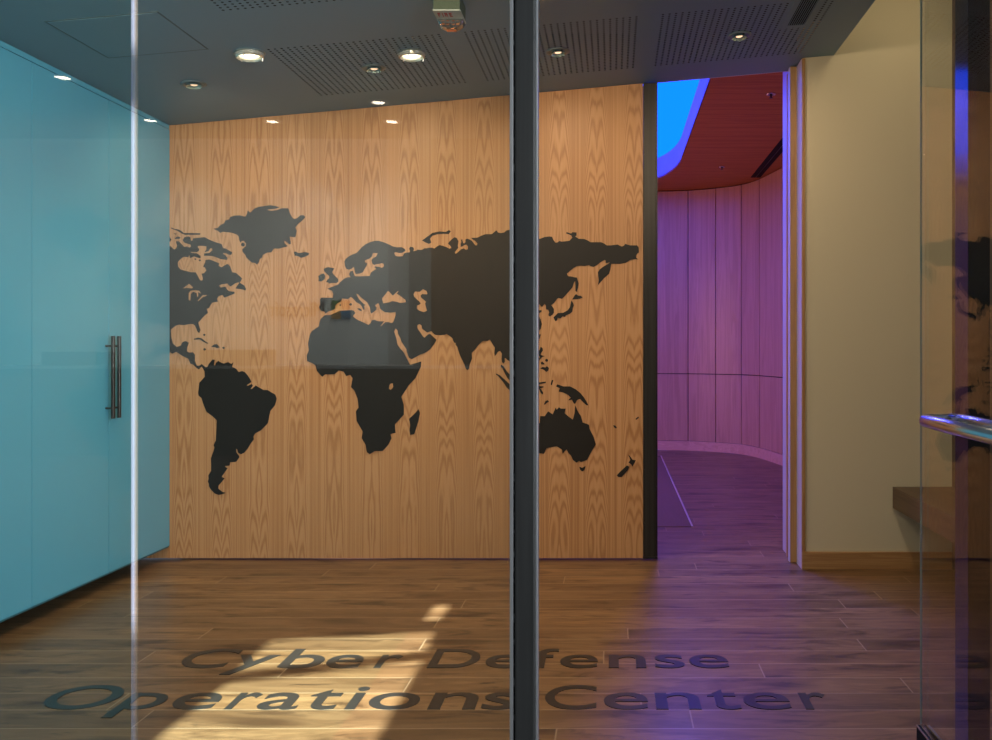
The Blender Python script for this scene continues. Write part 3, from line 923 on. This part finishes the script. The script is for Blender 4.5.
# open glass door (swung into the room) with bottom shoe and pull bar
dr = link(bpy.data.objects.new('door_1', None))
dr.location = (.897, 1.62, 0)
dr['kind'] = 'structure'
DX = .897
dp = obj('glass_leaf', bx(DX, DX + .0125, 1.60, 2.51, .10, 2.76, .0006), M['doorpane'], dr)
obj('glass_edge', bx(DX, DX + .0055, 2.5102, 2.5125, .152, 2.76), plain('pale_green_glass_edge', (.35, .42, .34), .2), dr)
obj('glass_edge', bx(DX, DX + .0045, 1.598, 1.5995, .152, 2.76), plain('pale_green_glass_edge', (.35, .42, .34), .2), dr)
rail = obj('bottom_rail', bx(DX - .013, DX - .001, 1.60, 2.505, .010, .152, .001), M['gasket'], dr)
obj('rail_edge', box(box(bx(DX - .0145, DX - .0115, 1.60, 2.506, .1495, .1535), DX - .004, DX - .001, 1.60, 2.506, .152, .1535), DX + .0135, DX + .0165, 1.60, 2.506, .146, .1535), M['chrome'], rail)
obj('bottom_rail', bx(DX + .0135, DX + .026, 1.60, 2.505, .010, .152, .001), M['alu'], dr)
hb = bmesh.new()
r_, zz = .0185, 1.049
xa, xb, ye, yn = DX - .035, DX + .072, 2.385, 1.70
ptsl = [(xa, yn, zz), (xa, ye - .02, zz)]
for k in range(1, 6):
    a = k / 6 * PI / 2
    ptsl.append((xa + .022 * (1 - math.cos(a)), ye - .022 + .022 * math.sin(a), zz))
ptsl.append((xa + .024, ye, zz))
ptsl.append((xb - .024, ye, zz))
for k in range(1, 6):
    a = k / 6 * PI / 2
    ptsl.append((xb - .022 + .022 * math.sin(a), ye - .022 * (1 - math.cos(a)), zz))
ptsl += [(xb, ye - .026, zz), (xb, yn, zz)]
tube(hb, ptsl, r_, 24)
h1 = obj('pull_bar', hb, M['chrome'], dr, True)
bm = bmesh.new()
lathe(bm, [(.011, 0), (.011, .004), (.001, .005)], (DX + .03, ye - .03, zz + .012), 12)
obj('set_screw', bm, M['gasket'], h1)
struct('trim_11', bx(.92, .99, GY - .02, GY + .08, 0, 2.85), M['post'])
struct('wall_front', bx(.99, 4.2, GY - .02, GY + .08, 0, 4.1), M['lobbywall'])
struct('wall_front', bx(-9.2, -2.60, GY - .02, GY + .08, 0, 4.1), M['lobbywall'])
bm = bmesh.new()
vs = []
for y in (GY - .02, GY + .08):
    for (x, z) in ((-2.60, ceil_z(-2.6) - .011), (.99, ceil_z(.99) - .011), (.99, 4.1), (-2.60, 4.1)):
        vs.append(bm.verts.new((x, y, z)))
for f in ((0, 1, 2, 3), (7, 6, 5, 4), (0, 4, 5, 1), (1, 5, 6, 2), (2, 6, 7, 3), (3, 7, 4, 0)):
    bm.faces.new([vs[i] for i in f])
struct('wall_front', bm, M['lobbywall'])

# ------------------------------------------------------------------ hall beyond the doorway
HZ = 3.18
key = [(-.03, 10.56), (.28, 10.56), (.54, 10.545), (.915, 10.49), (1.234, 10.34), (1.51, 10.12), (1.665, 9.77), (1.80, 9.15), (1.85, 8.75), (1.87, 8.4), (1.875, 7.9), (1.875, 7.4), (1.875, 6.9), (1.875, 6.4), (1.875, 5.9), (1.875, 5.17)]
key = [(-2.6, 10.56), (-2.28, 10.56), (-1.95, 10.56), (-1.63, 10.56), (-1.31, 10.56), (-.99, 10.56), (-.67, 10.56), (-.35, 10.56)] + key


def crom(p0, p1, p2, p3, t):
    return tuple(.5 * ((2 * b) + (c - a) * t + (2 * a - 5 * b + 4 * c - d) * t * t + (3 * b - a - 3 * c + d) * t ** 3) for a, b, c, d in zip(p0, p1, p2, p3))


def arc(i, t):
    k = key
    return crom(k[max(i - 1, 0)], k[i], k[i + 1], k[min(i + 2, len(k) - 1)], t)


def curved(i, t0, t1, z0, z1, inn, thick, n=6, bm=None):
    """slab following the curve; inn = offset towards the room"""
    bm = bm or bmesh.new()
    cols = []
    for s in range(n + 1):
        t = t0 + (t1 - t0) * s / n
        p = Vector(arc(i, t)); q = Vector(arc(i, min(1, t + .01))) - Vector(arc(i, max(0, t - .01)))
        nrm = Vector((q.y, -q.x)).normalized()
        if nrm.dot(Vector((-1, 7.5)) - p) < 0:
            nrm = -nrm
        a, b = p + nrm * inn, p + nrm * (inn - thick)
        cols.append([bm.verts.new((a.x, a.y, z0)), bm.verts.new((a.x, a.y, z1)), bm.verts.new((b.x, b.y, z1)), bm.verts.new((b.x, b.y, z0))])
    for s in range(n):
        for k in range(4):
            bm.faces.new((cols[s][k], cols[s][(k + 1) % 4], cols[s + 1][(k + 1) % 4], cols[s + 1][k]))
    bm.faces.new(cols[0]); bm.faces.new(cols[-1][::-1])
    return bm


bmp, bmb, bmk = bmesh.new(), bmesh.new(), bmesh.new()
for i in range(len(key) - 1):
    ln = (Vector(key[i + 1]) - Vector(key[i])).length
    g = .005 / ln
    curved(i, g, 1 - g, .118, .930, 0, .02, bm=bmp)
    curved(i, g, 1 - g, .940, HZ - .012, 0, .02, bm=bmp)
    curved(i, 0, 1, 0, .114, .008, .02, bm=bmb)
    curved(i, 0, 1, 0, HZ + .3, -.022, .02, bm=bmk)
struct('wall_back', bmp, M['hallwood'])
struct('wall_back', bmk, M['dark'])
struct('baseboard_back', bmb, M['hallbase'])
struct('wall_hall_left', bx(-2.66, -2.6, 5.3, 10.6, 0, 3.5), M['hallwood'])
# wall above/behind the sliding panel, hall side
bm = bmesh.new()
box(bm, -3.3, 1.93, 5.08, 5.098, 2.0, 3.50)
for v in bm.verts:
    if v.co.z < 2.5:
        v.co.z = ceil_z(min(v.co.x, 1.94)) + .0005
struct('wall_hall_front', bm, M['white'])

# wood ceiling with the luminous opening
cor = []
cxr, cyr, rx_, ry_ = .18, 8.75, .52, 1.36
for k in range(13):
    a = k / 12 * PI / 2
    cor.append((cxr + rx_ * math.cos(a), cyr + ry_ * math.sin(a)))
hole = [(.70, 5.55)] + cor + [(-2.2, cyr + ry_), (-2.2, 5.55)]
wc = [(-2.62, 5.34), (1.05, 5.34), (1.05, 5.17), (1.90, 5.17)]
wall_edge = [key[i] for i in range(len(key) - 1, 7, -1)]
wc = [(-2.66, 5.099), (2.0, 5.099), (2.0, 10.7), (-2.66, 10.7)]
cl = plate('ceiling', [wc, hole], .02, lambda a, b, c: (a, b, HZ + .01 + c), M['hallceil'])
cl['kind'] = 'structure'
cv_ = thing('light_cove', 'recessed ceiling cove glowing bright blue inside a pale rim', 'light cove', (-.7, 7.6, HZ))
bm = bmesh.new()
out = hole
n = len(out)
lo = [bm.verts.new((x, y, HZ)) for x, y in out]
hi = [bm.verts.new((x, y, HZ + .235)) for x, y in out]
cxm, cym = -.7, 7.6
lo2 = [bm.verts.new((x + (.012 if x > cxm else -.012), y + (.012 if y > cym else -.012), HZ + .022)) for x, y in out]
for i in range(n):
    k = (i + 1) % n
    bm.faces.new((lo[i], lo[k], hi[k], hi[i]))
obj('cove_rim', bm, plain('pale_blue_cove_rim', (.26, .34, .72), .85, spec=.1), cv_)
bm2 = bmesh.new()
bm2.faces.new([bm2.verts.new((x, y, HZ + .235)) for x, y in out])
obj('luminous_panel', bm2, M['coveblue'], cv_)
bm.free() if False else None
# LED strip tucked along the cove's front end; unseen red wash added at hall left
lamp('cove_led', 'AREA', (-.6, 5.62, HZ + .12), 7, (.10, .14, 1.0), target=(-.2, 9, HZ + .10), shape='RECTANGLE', size=2.4, size_y=.12)
lamp('hall_red_fill', 'AREA', (-2.45, 7.9, 1.5), 68, (1.0, .38, .24), target=(1.2, 8.2, 1.0), shape='RECTANGLE', size=2.6, size_y=1.2)

lamp('cove_boost', 'SPOT', (.42, 6.35, HZ + .20), 560, (.09, .10, 1.0), target=(.50, 3.6, 0), spot_size=math.radians(62), spot_blend=1.0, shadow_soft_size=.16)  # added spots strengthening the cove's blue light towards the doorway
lamp('cove_boost', 'SPOT', (.42, 7.6, HZ + .20), 30, (.22, .16, 1.0), target=(1.0, 5.2, 0), spot_size=math.radians(95), spot_blend=1.0, shadow_soft_size=.16)
# sprinkler heads and slot diffuser in the hall ceiling
def sprinkler(x, y, label):
    t = thing('sprinkler_head', label, 'sprinkler', (x, y, HZ), 'sprinklers in the red wood ceiling')
    obj('escutcheon', lathe(bmesh.new(), [(.018, 0), (.036, -.001), (.038, -.005), (.030, -.010), (.016, -.010)], (x, y, HZ), 24), M['chrome'], t, True)
    b = tube(bmesh.new(), [(x, y, HZ), (x, y, HZ - .030)], .007, 10)
    lathe(b, [(.002, -.030), (.017, -.031), (.017, -.033), (.002, -.034)], (x, y, HZ), 14)
    obj('sprinkler_nozzle', b, M['bronze'], t)


sprinkler(1.20, 6.53, 'sprinkler in the red wood ceiling nearer the door opening')
sprinkler(1.16, 9.16, 'smaller looking sprinkler deep in the red wood ceiling near the curved wall')
sd = thing('slot_diffuser', 'long black air slot in the red wood ceiling', 'air vent', (1.6, 8.3, HZ))
obj('slot_frame', bx(1.555, 1.665, 6.6, 9.72, HZ - .004, HZ), M['gasket'], sd)
obj('slot_blade', bx(1.607, 1.613, 6.62, 9.70, HZ - .008, HZ - .004), M['blacksteel'], sd)
# floor mat
fm = thing('floor_mat', 'brown woven floor mat with a pale metal edge just inside the doorway', 'floor mat', (-.6, 7.8, 0))
obj('mat_field', bx(-2.3, .548, 6.0, 9.95, 0.0, .004), M['rug'], fm)
obj('edge_strip', bx(.548, .560, 6.0, 9.95, 0, .006), M['rugtrim'], fm)

# ------------------------------------------------------------------ lobby behind the camera (seen mirrored in the glass)
LZ = 4.1
EL = .95                                   # tangent of the sun's height
sh = lambda loop: [(x, y - LZ / EL) for x, y in loop]
sun_patch_opening1 = sh([(-1.455, 3.300), (-.772, 3.530), (-.79, 3.790), (-1.463, 3.672)])  # openings shaped to throw the sun patches onto the vestibule floor
sun_patch_opening2 = sh([(-1.47, 2.35), (-.755, 2.35), (-.765, 3.432), (-1.44, 3.205)])
sky3 = sh([(-.864, 3.93), (-.797, 3.93), (-.797, 4.19), (-.864, 4.19)])
cl = plate('ceiling', [[(-9.2, -8.7), (4.2, -8.7), (4.2, 1.6), (-9.2, 1.6)], sun_patch_opening1, sun_patch_opening2, sky3], .02, lambda a, b, c: (a, b, LZ + .01 + c), M['lobbyceil'])
cl['kind'] = 'structure'
LB = -8.5
struct('wall_lobby_back', bx(-9.2, -3.06, LB - .1, LB, 0, LZ), M['lobbywall'])
struct('wall_lobby_back', bx(-3.06, -2.78, LB - .1, LB, 0, LZ), plain('fade_step_light', (.44, .48, .48), .7))  # grey steps added to soften the mirrored wall's fade into dark
struct('wall_lobby_back', bx(-2.78, -2.48, LB - .1, LB, 0, LZ), plain('fade_step_mid', (.22, .23, .22), .7))  # darker step of the added reflection fade
struct('wall_lobby_back', bx(-2.48, 4.2, LB - .1, LB, 0, LZ), M['walnutwall'])
struct('wall_lobby_left', bx(-9.3, -9.2, -8.7, 1.6, 0, LZ), M['lobbywall'])
bm = bmesh.new()
box(bm, 4.2, 4.3, -8.7, -5.5, 0, LZ); box(bm, 4.2, 4.3, -.5, 1.6, 0, LZ); box(bm, 4.2, 4.3, -5.5, -.5, 0, .5); box(bm, 4.2, 4.3, -5.5, -.5, 3.4, LZ)
struct('wall_lobby_right', bm, M['lobbywall'])
ct = thing('reception_counter', 'long dark reception counter with a pale top, mirrored in the glass', 'counter', (-4.5, -6.9, 0))
obj('counter_front', bx(-9.0, -1.35, -7.4, -6.75, 0, 1.01), M['counter'], ct)
obj('counter_top', bx(-9.05, -1.30, -7.45, -6.72, 1.01, 1.045, .004), M['countertop'], ct)
for (xa_, xb_, h_, lab) in ((-6.72, -6.08, .160, 'dark low cabinet standing on the counter, mirrored left of the door handles'),
                            (-4.86, -4.12, .185, 'dark low cabinet standing on the counter, mirrored below the map\'s Atlantic')):
    c = thing('low_cabinet', lab, 'cabinet', ((xa_ + xb_) / 2, -7.1, 1.045), 'low cabinets on the counter')
    obj('cabinet_body', bx(xa_, xb_, -7.3, -6.9, 1.045, 1.045 + h_, .006), M['counter'], c)
    obj('cabinet_label', bx((xa_ + xb_) / 2 - .06, (xa_ + xb_) / 2 + .06, -6.9, -6.897, 1.12, 1.17), M['blackplastic'], c)
sgn = thing('wall_sign', 'wall sign of four coloured squares with grey lettering, mirrored faintly over the map', 'sign', (-4.1, LB, 1.79))
S = .120
for nm, dx, dz in (('sr', 0, 1), ('sg', -1, 1), ('sb', 0, 0), ('sy', -1, 0)):
    xx = -3.695 + dx * (S + .012)
    obj('colour_square', bx(xx, xx + S, LB, LB + .02, 1.645 + dz * (S + .012), 1.645 + dz * (S + .012) + S), M[nm], sgn)
tx = [('M', .0, .135), ('i', .160, .18), ('c', .20, .27), ('r', .295, .335), ('o', .35, .43), ('s', .45, .51), ('o', .525, .605), ('f', .615, .665), ('t', .675, .73)]
for ch, a, b in tx:
    obj('sign_letter', solid_glyph(ch, a, b, .20, lambda p, q, r: (-3.93 - p, LB + .012 + r, 1.68 + q), .008), M['sgrey'], sgn)
for k, (x, y) in enumerate(((-4.28, -7.6), (-2.78, -7.6), (-2.72, -6.76), (-5.79, -5.84), (-5.79, -7.55))):
    t = thing('lobby_downlight', ['lobby downlight mirrored at the top of the wood wall, left one', 'lobby downlight mirrored at the top of the wood wall, right one',
                                  'lobby downlight mirrored on the grey ceiling above the map', 'lobby downlight mirrored at the upper left of the blue doors',
                                  'lobby downlight mirrored in the top corner between blue doors and map wall'][k], 'ceiling light', (x, y, LZ), 'downlights in the lobby')
    obj('trim_ring', lathe(bmesh.new(), [(.075, 0), (.12, -.001), (.12, -.008), (.078, -.012)], (x, y, LZ), 24), M['white'], t)
    obj('lamp_face', lathe(bmesh.new(), [(.076, -.003), (.040, -.006), (.002, -.007)], (x, y, LZ), 20), M['lamplobby'], t)
    lamp('lobby_beam', 'SPOT', (x, y, LZ - .05), 230, (1.0, .88, .74), target=(x, y - .9, 0), spot_size=math.radians(110), spot_blend=.9, shadow_soft_size=.08)
# large area lamp added at an unseen side opening, brightening lobby and vestibule
lamp('lobby_fill', 'AREA', (4.15, -3.0, 1.95), 900, (.86, .94, 1.0), target=(-3, -4.2, 1.6), shape='RECTANGLE', size=4.8, size_y=2.8)

sun = lamp('sun', 'SUN', (0, -6, 8), 27.0, (.93, .99, .98), angle=math.radians(.55))
sun.rotation_euler = Vector((0, 1, -EL)).to_track_quat('-Z', 'Y').to_euler()

# unseen area lamp under the higher ceiling right of the soffit, washing the beige wall
lamp('soffit_fill', 'AREA', (1.62, 4.30, 3.37), 3, (1.0, .82, .52), target=(1.55, 4.8, 1.2), shape='RECTANGLE', size=.5, size_y=.1)

# ------------------------------------------------------------------ world, camera, view
w = bpy.data.worlds.new('sky')
scene.world = w
w.use_nodes = True
w.node_tree.nodes['Background'].inputs[0].default_value = (.55, .72, 1, 1)
w.node_tree.nodes['Background'].inputs[1].default_value = .6

cam = bpy.data.cameras.new('camera')
co = link(bpy.data.objects.new('camera', cam))
co.location = (0, 0, H)
co.rotation_euler = (PI / 2, 0, 0)
cam.sensor_width = 36
cam.sensor_fit = 'HORIZONTAL'
cam.lens = F / 992 * 36
cam.shift_x = -(CX - 496) / 992
cam.shift_y = -(370 - CY) / 992
cam.clip_start = .02
scene.camera = co
vs_ = scene.view_settings
vs_.view_transform = 'Standard'
vs_.look = 'None'
vs_.exposure = 0.0
vs_.gamma = 1.0
vs_.use_curve_mapping = False
